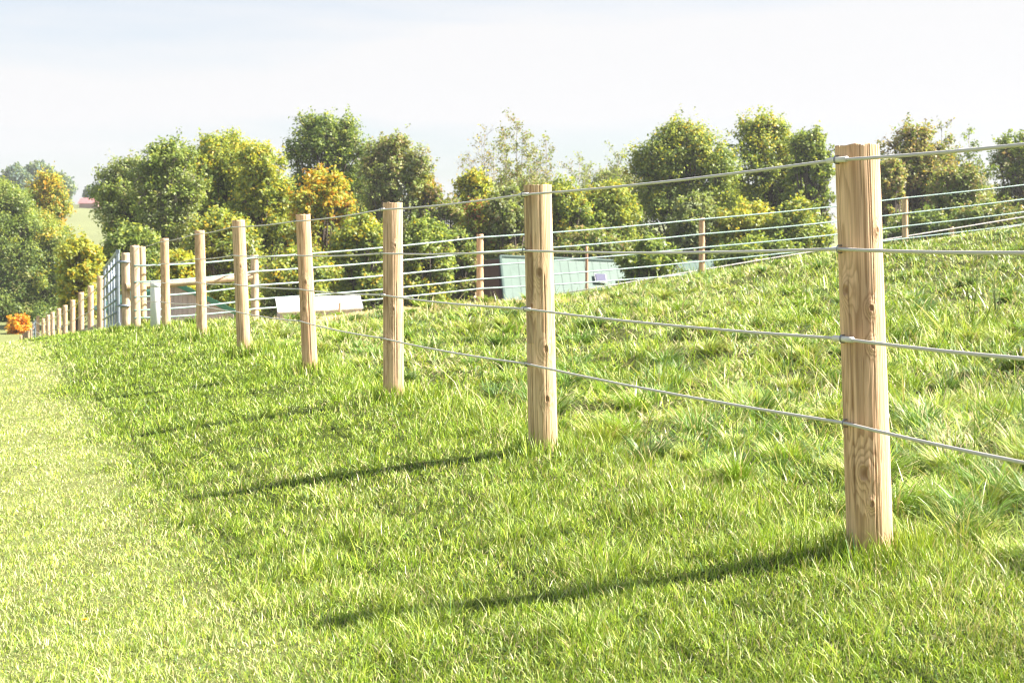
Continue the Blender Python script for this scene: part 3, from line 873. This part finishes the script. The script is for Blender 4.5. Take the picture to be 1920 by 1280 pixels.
def tree(label, u, top, hw, bot, d, pal, dens=1.0, seed=0, kind='broadleaf_tree', cat='tree', pal2=None, sparse=False, leaf=.165, pale_bark=False, airy=False, group='trees and bushes beyond the far fence'):
    r = np.random.default_rng(1000 + seed); rr = random.Random(seed)
    x = (u - 960) / F * d; z1 = ZC + (HV - top) / F * d; z0 = ZC + (HV - bot) / F * d
    a = hw / F * d; b = (z1 - z0) / 2; zc = (z0 + z1) / 2
    gb = gz(x, d); gb = min(gb, z0 - .1)
    root = empty(kind, (x, d, gb), label, cat, group)
    dep = a * (.9 if not airy else .62)
    # boughs: lumps filling an egg, bigger in the middle
    nl = int(np.clip(max(18 + a * b * 4.2, 12 + 28 * max(a, b) / min(a, b)), 18, 95) * (.86 if airy else 1))
    lobes = []
    tries = 0
    while len(lobes) < nl and tries < 2000:
        tries += 1
        lr = min(a, b) * (.20 + .17 * r.random()) * (1 if not sparse else .8)
        top_ = r.random() < .22
        qz = .2 + .8 * r.random() if top_ else r.random() * 2 - 1; an = r.random() * 2 * math.pi; ra_ = r.random() ** (.15 if top_ else .38)
        dz = (1 - qz) * b / a; wid = (1 - (1 - min(dz, 1)) ** 2) ** .5 * (.88 if qz < -.4 else 1)      # broad dome, gently narrowing below
        c = np.array([math.cos(an) * ra_ * wid * (a - lr * .75), math.sin(an) * ra_ * wid * (dep - lr * .75), qz * (b - lr * .8)])
        if all(np.linalg.norm(c - l[0]) > .6 * min(lr, l[1]) for l in lobes): lobes.append((c, lr))
    V = []; Cc = []; cents = []
    ext = np.array([max(abs(c[0]) + lr * .95 for c, lr in lobes), max(abs(c[1]) + lr * .95 for c, lr in lobes), 1])
    hi_ = max(c[2] + lr * .95 for c, lr in lobes); lo_ = min(c[2] - lr * .95 for c, lr in lobes)
    lobes = [(np.array([c[0] * a / ext[0], c[1] * dep / ext[1], (c[2] - (hi_ + lo_) / 2) * 2 * b / (hi_ - lo_)]), lr) for c, lr in lobes]
    pa, wa = PALS[pal]; pb, wb = PALS[pal2] if pal2 else PALS[pal]
    for (c, lr) in lobes:
        nc = int(max(6, (16 + 12 * lr) * (1 if not sparse else .6)))
        dr = r.normal(0, 1, (nc, 3)); dr /= np.linalg.norm(dr, axis=1, keepdims=True)
        dr[:, 2] = np.abs(dr[:, 2]) * np.where(r.random(nc) < .66, 1, -1)
        cc = c + dr * lr * (.55 + .55 * r.random((nc, 1)))
        cents.append((c, cc))
        lobe_shift = r.random()
        for k in range(nc):
            cr = lr * (.34 + .26 * r.random()) * (.85 if airy else 1)
            nleaf = int(dens * np.clip(17 * (cr / .32) ** 2, 6, 90) * (.5 + 1.0 * r.random()) * (.2 / leaf) ** 1.6)
            if nleaf < 1: continue
            o = r.normal(0, 1, (nleaf, 3)); o /= np.linalg.norm(o, axis=1, keepdims=True)
            p = cc[k] + o * cr * (r.random((nleaf, 1)) ** .7) * np.array([1.4, 1.4, 1.05])
            nrm_ = o * .5 + np.array([0, 0, .55]) + dr[k] * .35 + r.normal(0, .45, (nleaf, 3))
            nrm_ /= np.linalg.norm(nrm_, axis=1, keepdims=True)
            t = np.cross(nrm_, r.normal(0, 1, (nleaf, 3))); t /= np.linalg.norm(t, axis=1, keepdims=True)
            s_ = np.cross(nrm_, t)
            sz = leaf * (.6 + .7 * r.random((nleaf, 1)))
            fold = nrm_ * sz * .12
            V.append(np.stack([p - t * sz * .55, p + s_ * sz * .32 + fold, p + t * sz * .55, p - s_ * sz * .32 + fold], 1))
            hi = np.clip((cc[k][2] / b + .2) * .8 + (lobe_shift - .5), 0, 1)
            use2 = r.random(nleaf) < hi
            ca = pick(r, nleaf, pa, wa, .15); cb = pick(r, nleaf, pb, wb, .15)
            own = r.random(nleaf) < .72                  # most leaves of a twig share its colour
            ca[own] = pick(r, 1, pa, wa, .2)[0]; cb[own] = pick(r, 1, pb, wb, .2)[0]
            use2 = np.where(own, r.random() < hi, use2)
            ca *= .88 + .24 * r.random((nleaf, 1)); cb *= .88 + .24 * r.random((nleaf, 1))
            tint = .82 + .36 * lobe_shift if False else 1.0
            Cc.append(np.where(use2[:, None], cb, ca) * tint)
    # loose sprigs that break the outline
    for (c, cc) in cents:
        for k in range(4):
            o = c * np.array([1, 1, 1]) ; o = o / (np.linalg.norm(o) + 1e-6) + r.normal(0, .55, 3) + np.array([0, 0, .35]); o /= np.linalg.norm(o)
            st_ = cc[int(r.integers(0, len(cc)))]; ln = min(a, b) * (.12 + .22 * r.random()); nlf = int(10 + 16 * r.random())
            p = st_ + o * ln * r.random((nlf, 1)) * 1.2 + r.normal(0, .07, (nlf, 3)) * (1.5 - .8 * r.random((nlf, 1)))
            nrm_ = r.normal(0, .7, (nlf, 3)) + np.array([0, 0, .5]); nrm_ /= np.linalg.norm(nrm_, axis=1, keepdims=True)
            t = np.cross(nrm_, r.normal(0, 1, (nlf, 3))); t /= np.linalg.norm(t, axis=1, keepdims=True); s_ = np.cross(nrm_, t)
            sz = leaf * (.6 + .6 * r.random((nlf, 1)))
            V.append(np.stack([p - t * sz * .55, p + s_ * sz * .32, p + t * sz * .55, p - s_ * sz * .32], 1)); Cc.append(pick(r, nlf, pb, wb))
    v = np.concatenate(V).reshape(-1, 3); nL = len(v) // 4
    col = np.repeat(np.concatenate(Cc), 4, axis=0)
    v = v + np.array([0, 0, zc - gb])
    lp = np.arange(nL * 4)
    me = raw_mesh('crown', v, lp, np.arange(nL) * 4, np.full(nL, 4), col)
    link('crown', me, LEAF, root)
    # trunk, limbs and the finer branches
    tk = MB(); hgt = zc - gb; tr = max(.05, min(.055 * math.sqrt(a * b) + .02 * hgt, .42))
    if sparse: tr *= .55
    bend = [rr.uniform(-.15, .15) * a for _ in range(4)]
    tp_ = [Vector((bend[0] * t * (1 - t) * 4 + bend[1] * t, bend[2] * t * (1 - t) * 4, -.3 + (hgt + b * .35 + .3) * t)) for t in (0, .12, .3, .5, .7, .85, 1)]
    tk.tube(tp_, [tr * 1.25, tr, tr * .86, tr * .7, tr * .5, tr * .35, tr * .2], 8)
    for (c, cc) in cents:
        j = rr.choice([2, 3, 3, 4, 4, 5]); s_ = tp_[j]; e_ = Vector(c) + Vector((0, 0, hgt))
        if e_.z < s_.z: s_ = tp_[2]
        m_ = s_.lerp(e_, .5) + Vector((rr.uniform(-.15, .15), rr.uniform(-.15, .15), -.08)) * a * .6
        tk.tube([s_, m_, e_], [tr * .24, tr * .15, tr * .07], 6)
        step = 1 if sparse else 2
        for k in range(0, len(cc), step):
            q_ = Vector(cc[k]) + Vector((0, 0, hgt))
            tk.tube([e_, e_.lerp(q_, .6) + Vector((0, 0, .06)), q_ + (q_ - e_) * (.35 if sparse else .0)], [tr * .09 + .008, tr * .06 + .006, .005], 4, False)
    tk.v = [tuple(Vector(q) + root.location) for q in tk.v]
    tk.build('trunk', PALEBARK if pale_bark else BARK, root, root.location, True)
    return root



def thin_tree(label, u, top, hw, bot, d, pal, dens=1.0, seed=0, leaf=.12, kind='slender_tree', cat='tree', group='trees and bushes beyond the far fence', stems=8):
    """open tree of slender stems, side branches and twigs that carry scattered leaves"""
    r = np.random.default_rng(3000 + seed); rr = random.Random(seed + 50)
    x = (u - 960) / F * d; zt = ZC + (HV - top) / F * d; zb = ZC + (HV - bot) / F * d
    a = hw * 1.3 / F * d; gb = min(gz(x, d), zb - .2)
    root = empty(kind, (x, d, gb), label, cat, group)
    H = zt - gb; hb = zb - gb
    tk = MB(); LP_ = []
    for sN in range(stems):
        ox = rr.uniform(-.85, .85) * a if sN else 0.0; oy = rr.uniform(-.6, .6) * a
        hs = H - (0 if sN == 0 else (H - hb) * (.30 * (abs(ox) / a) ** 1.5 + rr.uniform(.02, .42)))
        pts = []; bx = rr.uniform(-.12, .12) * a; by = rr.uniform(-.12, .12) * a
        for k in range(9):
            t = k / 8
            pts.append(Vector((ox * t ** .8 + bx * math.sin(t * 5) , oy * t ** .8 + by * math.sin(t * 4.3), -.3 + (hs + .3) * t)))
        r0 = .075 if sN == 0 else .05
        tk.tube(pts, [r0 * (1 - .9 * k / 8) + .006 for k in range(9)], 6)
        nb = 26
        for k in range(nb):
            t = hb / H * .8 + (1 - hb / H * .8) * (k + rr.random()) / nb
            t = min(t, .985); q = t * 8; j = int(q); p0 = pts[j].lerp(pts[min(j + 1, 8)], q - j)
            an = rr.uniform(0, 2 * PI); ln = a * (.95 - .62 * t) * rr.uniform(.4, 1.15) + .15
            up = rr.uniform(.5, 1.3)
            dv = Vector((math.cos(an), math.sin(an), up)).normalized()
            p1 = p0 + dv * ln * .55; p2 = p0 + dv * ln + Vector((0, 0, .12 * ln))
            tk.tube([p0, p1, p2], [.020 * (1 - t) + .010, .010, .005], 4, False)
            for m in range(5):
                f = rr.uniform(.25, 1.0); b0 = p0.lerp(p2, f)
                tv = (dv + Vector((rr.uniform(-1, 1), rr.uniform(-1, 1), rr.uniform(-.2, .9)))).normalized(); tl = rr.uniform(.2, .55) * (.5 + .35 * a)
                b1 = b0 + tv * tl
                tk.tube([b0, b1], [.006, .003], 3, False)
                nl = r.poisson(26 * dens * (1.35 - .9 * t))
                for q_ in range(nl):
                    LP_.append(b0.lerp(b1, rr.random() * 1.1) + Vector((rr.gauss(0, .09), rr.gauss(0, .09), rr.gauss(0, .09))))
    p = np.array([tuple(v) for v in LP_]); n = len(p)
    nr = r.normal(0, 1, (n, 3)) + np.array([0, 0, .6]); nr /= np.linalg.norm(nr, axis=1, keepdims=True)
    t = np.cross(nr, r.normal(0, 1, (n, 3))); t /= np.linalg.norm(t, axis=1, keepdims=True); s_ = np.cross(nr, t)
    sz = leaf * (.6 + .8 * r.random((n, 1)))
    v = np.stack([p - t * sz * .55, p + s_ * sz * .34, p + t * sz * .55, p - s_ * sz * .34], 1).reshape(-1, 3)
    pa, wa = PALS[pal]
    col = np.repeat(pick(r, n, pa, wa), 4, axis=0)
    link('crown', raw_mesh('crown', v, np.arange(n * 4), np.arange(n) * 4, np.full(n, 4), col), LEAF, root)
    tk.v = [tuple(Vector(q) + root.location) for q in tk.v]
    tk.build('trunk', PALEBARK, root, root.location, True)


for i, s in enumerate([
    # left of the gate
    dict(label='dark green tree cut by the left edge of the picture', u=-2, top=335, hw=80, bot=628, d=106, pal='dark', pal2='green'),
    dict(label='golden crowned tree rising at far left, in front of the hazy hill trees', u=88, top=322, hw=48, bot=530, d=112, pal='green', pal2='yellow', airy=True),
    dict(label='broad green bush turning yellow on its right behind the post row', u=70, top=395, hw=76, bot=628, d=108, pal='dark', pal2='yg', kind='leafy_bush', cat='bush'),
    dict(label='yellow-green bush just left of the silver gate', u=150, top=448, hw=44, bot=600, d=63, pal='yg', pal2='bright', kind='leafy_bush', cat='bush'),
    dict(label='small blazing orange bush at the far end of the post row', u=35, top=594, hw=22, bot=645, d=90, pal='flame', kind='orange_bush', cat='bush', leaf=.17),
    # big group left of centre
    dict(label='bushy green tree whose left side overhangs the pale hill field', u=248, top=296, hw=76, bot=540, d=80, pal='green', pal2='grey'),
    dict(label='grey-green willowy tree rising behind the gate corner posts', u=312, top=262, hw=76, bot=570, d=72, pal='grey', pal2='green', pale_bark=True, airy=True),
    dict(label='tall rounded green tree left of the dark oak, paler than it', u=418, top=248, hw=100, bot=560, d=76, pal='green', pal2='yg'),
    dict(label='yellow-green tree with a sunlit yellow shoulder left of the orange maple', u=490, top=272, hw=62, bot=560, d=70, pal='green', pal2='bright'),
    dict(label='grey-green bush low down behind the brace rail', u=420, top=400, hw=80, bot=580, d=64, pal='grey', pal2='yg', kind='leafy_bush', cat='bush'),
    dict(label='dark green bush low behind the corner posts', u=250, top=425, hw=60, bot=580, d=66, pal='dark', pal2='green', kind='leafy_bush', cat='bush'),
    dict(label='small bright yellow bush glowing behind the grey plank shed', u=335, top=478, hw=40, bot=560, d=50, pal='bright', kind='leafy_bush', cat='bush', leaf=.15),
    dict(label='bright green bush right of the plank shed roof, behind the wires', u=440, top=525, hw=48, bot=610, d=47, pal='bright', pal2='green', kind='leafy_bush', cat='bush', leaf=.13),
    # oak, maple
    dict(label='tallest dark green oak with sky showing between its boughs, left of centre', u=612, top=212, hw=82, bot=440, d=88, pal='dark', pal2='green', dens=.85, airy=True),
    dict(label='olive-gold tree standing to the right of the dark oak', u=745, top=250, hw=78, bot=500, d=84, pal='grey', pal2='olive', dens=1.0, airy=True),
    dict(label='thin olive side tree at the right flank of the olive-gold tree', u=795, top=330, hw=28, bot=430, d=84, pal='olive', pal2='yellow', dens=.7),
    dict(label='maple with an orange and yellow top below the dark oak', u=602, top=318, hw=66, bot=590, d=66, pal='yg', pal2='orange'),
    dict(label='green bush with orange flecks right of the orange maple', u=680, top=405, hw=62, bot=590, d=64, pal='green', pal2='yg', kind='leafy_bush', cat='bush'),
    dict(label='dense dark bush behind the low white roof', u=560, top=470, hw=75, bot=620, d=60, pal='dark', pal2='yg', kind='leafy_bush', cat='bush'),
    dict(label='yellow-green bush left of the brown shed gable', u=790, top=412, hw=62, bot=590, d=66, pal='yg', pal2='green', kind='leafy_bush', cat='bush'),
    dict(label='dark tangled bush with bare grey branches left of the second near post', u=840, top=375, hw=48, bot=560, d=74, pal='dark', pal2='olive', kind='leafy_bush', cat='bush', dens=.6, pale_bark=True),
    # middle scrub
    dict(label='small bright green tree left of the second near post', u=893, top=322, hw=44, bot=460, d=76, pal='yg', pal2='bright', dens=.8, airy=True),
    dict(label='reddish tinged bush beneath the small bright green tree', u=900, top=380, hw=40, bot=520, d=72, pal='green', pal2='red', kind='leafy_bush', cat='bush', dens=.8),
    dict(label='nearly bare tree with a few dark leaves against the sky', u=908, top=238, hw=36, bot=420, d=86, pal='brown', dens=.22, sparse=True),
    dict(label='tall thin-leaved birch-like tree behind the second near post', u=968, top=222, hw=46, bot=480, d=84, pal='olive', pal2='yellow', dens=.85, sparse=True),
    dict(label='wispy thin tree just right of the second near post top', u=1030, top=262, hw=44, bot=480, d=86, pal='olive', pal2='grey', dens=.5, sparse=True),
    dict(label='small sparse tree standing in the dip of the tree line', u=1085, top=300, hw=42, bot=470, d=84, pal='grey', pal2='olive', dens=.5, sparse=True),
    dict(label='greyish sparse tree touching the big oak on its left', u=1155, top=285, hw=46, bot=470, d=88, pal='grey', pal2='olive', dens=.7, sparse=True),
    dict(label='olive scrub bush behind the ridge of the teal roof', u=960, top=350, hw=60, bot=560, d=72, pal='olive', pal2='grey', kind='leafy_bush', cat='bush', dens=.9),
    dict(label='green and gold bush above the middle of the teal roof', u=1060, top=335, hw=62, bot=550, d=74, pal='green', pal2='yg', kind='leafy_bush', cat='bush'),
    dict(label='yellow-flecked bush left of the slim far post, behind the stake', u=1140, top=345, hw=62, bot=540, d=76, pal='green', pal2='yg', kind='leafy_bush', cat='bush'),
    dict(label='dark low bush standing in front of the right end of the teal roof', u=1218, top=446, hw=64, bot=560, d=57, pal='dark', pal2='green', kind='leafy_bush', cat='bush', leaf=.16),
    dict(label='shadowy bush behind the teal roof and the stake', u=1110, top=430, hw=85, bot=580, d=72, pal='dark', pal2='olive', kind='leafy_bush', cat='bush'),
    # big pair
    dict(label='largest spreading yellow-green tree in the right half', u=1285, top=222, hw=108, bot=470, d=80, pal='green', pal2='yg', dens=.9, airy=True),
    dict(label='big leafy green tree immediately left of the nearest post', u=1435, top=216, hw=84, bot=480, d=82, pal='green', pal2='yg', dens=.85, airy=True),
    dict(label='thinner green tree brushing the nearest post on its left side', u=1520, top=240, hw=50, bot=470, d=79, pal='green', dens=.75, airy=True),
    dict(label='grey-green bush in front of the largest tree, above the slim far post', u=1300, top=365, hw=48, bot=540, d=70, pal='grey', kind='leafy_bush', cat='bush'),
    dict(label='golden green bush right of the slim far post', u=1390, top=380, hw=78, bot=540, d=70, pal='yg', pal2='bright', kind='leafy_bush', cat='bush'),
    dict(label='dark green bush left of the nearest post, below the thinner tree', u=1495, top=375, hw=66, bot=530, d=68, pal='green', pal2='yg', kind='leafy_bush', cat='bush'),
    dict(label='low dark undergrowth bush along the crest right of the teal roofs', u=1420, top=445, hw=110, bot=560, d=64, pal='dark', pal2='green', kind='leafy_bush', cat='bush'),
    # right of the near post
    dict(label='brownish olive tree right of the nearest post', u=1712, top=232, hw=74, bot=480, d=80, pal='olive', pal2='brown', dens=.9, airy=True),
    dict(label='slender olive tree with a thin leading shoot at right', u=1765, top=232, hw=34, bot=460, d=82, pal='olive', pal2='brown', dens=.7, sparse=True),
    dict(label='small olive tree with one spire of leaves against the sky', u=1822, top=250, hw=26, bot=440, d=80, pal='dark', pal2='olive', dens=.9, sparse=True),
    dict(label='rounded olive tree between the brownish tree and the right edge', u=1800, top=312, hw=62, bot=480, d=76, pal='dark', pal2='olive', dens=.95, airy=True),
    dict(label='green tree cut by the right edge of the picture', u=1915, top=245, hw=62, bot=470, d=82, pal='olive', pal2='green', dens=.95, airy=True),
    dict(label='thin brownish bush hugging the right side of the nearest post', u=1665, top=300, hw=34, bot=470, d=78, pal='brown', pal2='olive', dens=.7),
    dict(label='dark shaded bush low down right of the nearest post', u=1720, top=395, hw=80, bot=530, d=72, pal='dark', kind='leafy_bush', cat='bush'),
    dict(label='dark shaded bush below the tree at the right edge', u=1855, top=375, hw=80, bot=520, d=70, pal='dark', pal2='olive', kind='leafy_bush', cat='bush'),
    # far hill
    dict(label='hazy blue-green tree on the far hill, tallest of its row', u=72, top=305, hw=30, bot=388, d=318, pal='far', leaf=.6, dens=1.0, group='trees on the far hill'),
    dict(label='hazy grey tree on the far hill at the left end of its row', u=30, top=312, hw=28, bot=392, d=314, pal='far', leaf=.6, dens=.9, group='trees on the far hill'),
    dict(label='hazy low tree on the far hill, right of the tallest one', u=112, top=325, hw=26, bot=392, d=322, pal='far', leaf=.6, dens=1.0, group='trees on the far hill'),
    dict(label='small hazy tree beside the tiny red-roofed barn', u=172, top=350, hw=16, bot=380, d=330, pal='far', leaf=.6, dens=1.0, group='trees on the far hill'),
    dict(label='olive scrub between the third near post and the first slim far post', u=862, top=428, hw=52, bot=590, d=71, pal='olive', pal2='green', kind='leafy_bush', cat='bush'),
    # the taller row further back that closes the gaps
    dict(label='back-row tree closing the gap left of the grey-green willowy tree', u=266, top=335, hw=64, bot=580, d=98, pal='green', pal2='grey'),
    dict(label='back-row tree filling in between the willowy tree and the tall rounded one', u=365, top=282, hw=78, bot=570, d=96, pal='grey', pal2='green'),
    dict(label='back-row green tree whose top peeps out right of the yellow-shouldered tree', u=520, top=335, hw=70, bot=570, d=97, pal='green', pal2='yg'),
    dict(label='back-row tree seen between the orange maple and the olive-gold tree', u=675, top=300, hw=75, bot=560, d=98, pal='green', pal2='olive'),
    dict(label='back-row olive tree low behind the slender birch-like tree', u=985, top=330, hw=85, bot=560, d=99, pal='olive', pal2='grey', dens=.8),
    dict(label='back-row low tree closing the view behind the third near post', u=770, top=430, hw=80, bot=570, d=99, pal='green', pal2='yg'),
    dict(label='back-row tree left of the largest spreading tree, greyer than it', u=1150, top=318, hw=80, bot=560, d=98, pal='grey', pal2='olive', dens=.85),
    dict(label='back-row tree wedged between the largest tree and the big leafy one', u=1370, top=330, hw=70, bot=540, d=97, pal='green', pal2='yg'),
    dict(label='back-row tree low behind the thinner tree and the nearest post', u=1480, top=345, hw=72, bot=540, d=99, pal='green', pal2='olive', dens=.9),
    dict(label='back-row dark tree filling the gap right of the nearest post', u=1745, top=330, hw=90, bot=540, d=98, pal='dark', pal2='olive'),
    dict(label='back-row tree behind the spire-topped olive tree', u=1850, top=350, hw=70, bot=520, d=97, pal='dark', pal2='olive'),
]):
    if s.pop('sparse', False):
        s.pop('pal2', None)
        thin_tree(seed=i + 1, **s)
    else:
        tree(seed=i + 1, **s)


# ------------------------------------------------------------------ weeds
def plant_mesh(root, stems, leaves_per, h, spread, leaf, col, seed):
    r = np.random.default_rng(seed); st = MB(); P_ = []
    for k in range(stems):
        an = r.random() * 2 * PI; tip = Vector((math.cos(an) * spread * r.random(), math.sin(an) * spread * r.random(), h * (.65 + .35 * r.random())))
        mid = tip * .5 + Vector((0, 0, h * .06)); o = root.location
        st.tube([o, o + mid, o + tip], [.004, .003, .0015], 5)
        for m in range(leaves_per):
            t = .25 + .75 * r.random(); q = tip * t
            P_.append((q, Vector((r.normal(), r.normal(), .4)).normalized(), t))
    st.build('stem', mat('weed_stem', (.12, .15, .06), .7), root, root.location, True)
    V = []; C_ = []
    for q, dv, t in P_:
        L_ = leaf * (1.3 - .8 * t); sd = dv.cross(Vector((0, 0, 1))).normalized() * L_ * .2
        V += [tuple(q), tuple(q + dv * L_ * .5 + sd), tuple(q + dv * L_), tuple(q + dv * L_ * .5 - sd)]
        C_ += [np.array(col) * (.7 + .6 * r.random())] * 4
    n = len(P_)
    link('leaves', raw_mesh('leaves', np.array(V), np.arange(4 * n), np.arange(n) * 4, np.full(n, 4), np.array(C_)), GRASS, root)


for (u, d, h, label, sd) in ((1822, 12.5, .74, 'tall thin thistle-like weed standing in the pasture right of the nearest post', 5), (1868, 13.2, .66, 'smaller thin weed to the right of the tall thistle-like weed', 6)):
    x = (u - 960) / F * d
    e = empty('tall_weed', (x, d, gz(x, d)), label, 'weed')
    plant_mesh(e, 4, 9, h, .16, .07, (.20, .29, .09), sd)
dx = P(157, 1172, 4.95); dx.z = gz(dx.x, 4.95)
e = empty('dandelion', dx, 'single yellow dandelion in the pale mown strip at lower left', 'flower')
MB().tube([dx, dx + Vector((.004, 0, .035))], .0022, 5).build('stem', mat('dandelion_stem', (.3, .36, .12), .6), e, dx, True)
fl = MB(); fc = dx + Vector((.004, 0, .037))
for k in range(22):
    an = k * 2.4; rr_ = .016 * (.5 + .5 * (k / 22)); tip = fc + Vector((math.cos(an) * rr_, math.sin(an) * rr_, .008 * (1 - k / 22)))
    sd = Vector((-math.sin(an), math.cos(an), 0)) * .003
    k0 = len(fl.v); fl.v += [tuple(fc), tuple((fc + tip) / 2 + sd), tuple(tip), tuple((fc + tip) / 2 - sd)]; fl.f.append((k0, k0 + 1, k0 + 2, k0 + 3))
fl.build('flower_head', mat('dandelion_yellow', (.75, .50, .02), .6), e, fc)

# ------------------------------------------------------------------ thin autumn haze
zlow = min(float(ground(np.array([X_]), np.array([Y_]))[0]) for X_ in (-900, 0, 900) for Y_ in (-60, 0, 100, 400, 1000, 1500)) - 4
ztop = 22.0
hz = MB().box((0, 720, (zlow + ztop) / 2), (1000, 0, 0), (0, 800, 0), (0, 0, (ztop - zlow) / 2))
hm = bpy.data.materials.new('haze_air'); hm.use_nodes = True
for n in list(hm.node_tree.nodes): hm.node_tree.nodes.remove(n)
ho = hm.node_tree.nodes.new('ShaderNodeOutputMaterial'); hv = hm.node_tree.nodes.new('ShaderNodeVolumePrincipled')
hv.inputs['Color'].default_value = (.92, .95, 1.0, 1); hv.inputs['Density'].default_value = .0004; hv.inputs['Anisotropy'].default_value = .2
hm.node_tree.links.new(hv.outputs[0], ho.inputs['Volume'])
tag(hz.build('haze', hm), 'thin pale haze over the valley and hill', 'haze', kind='stuff')
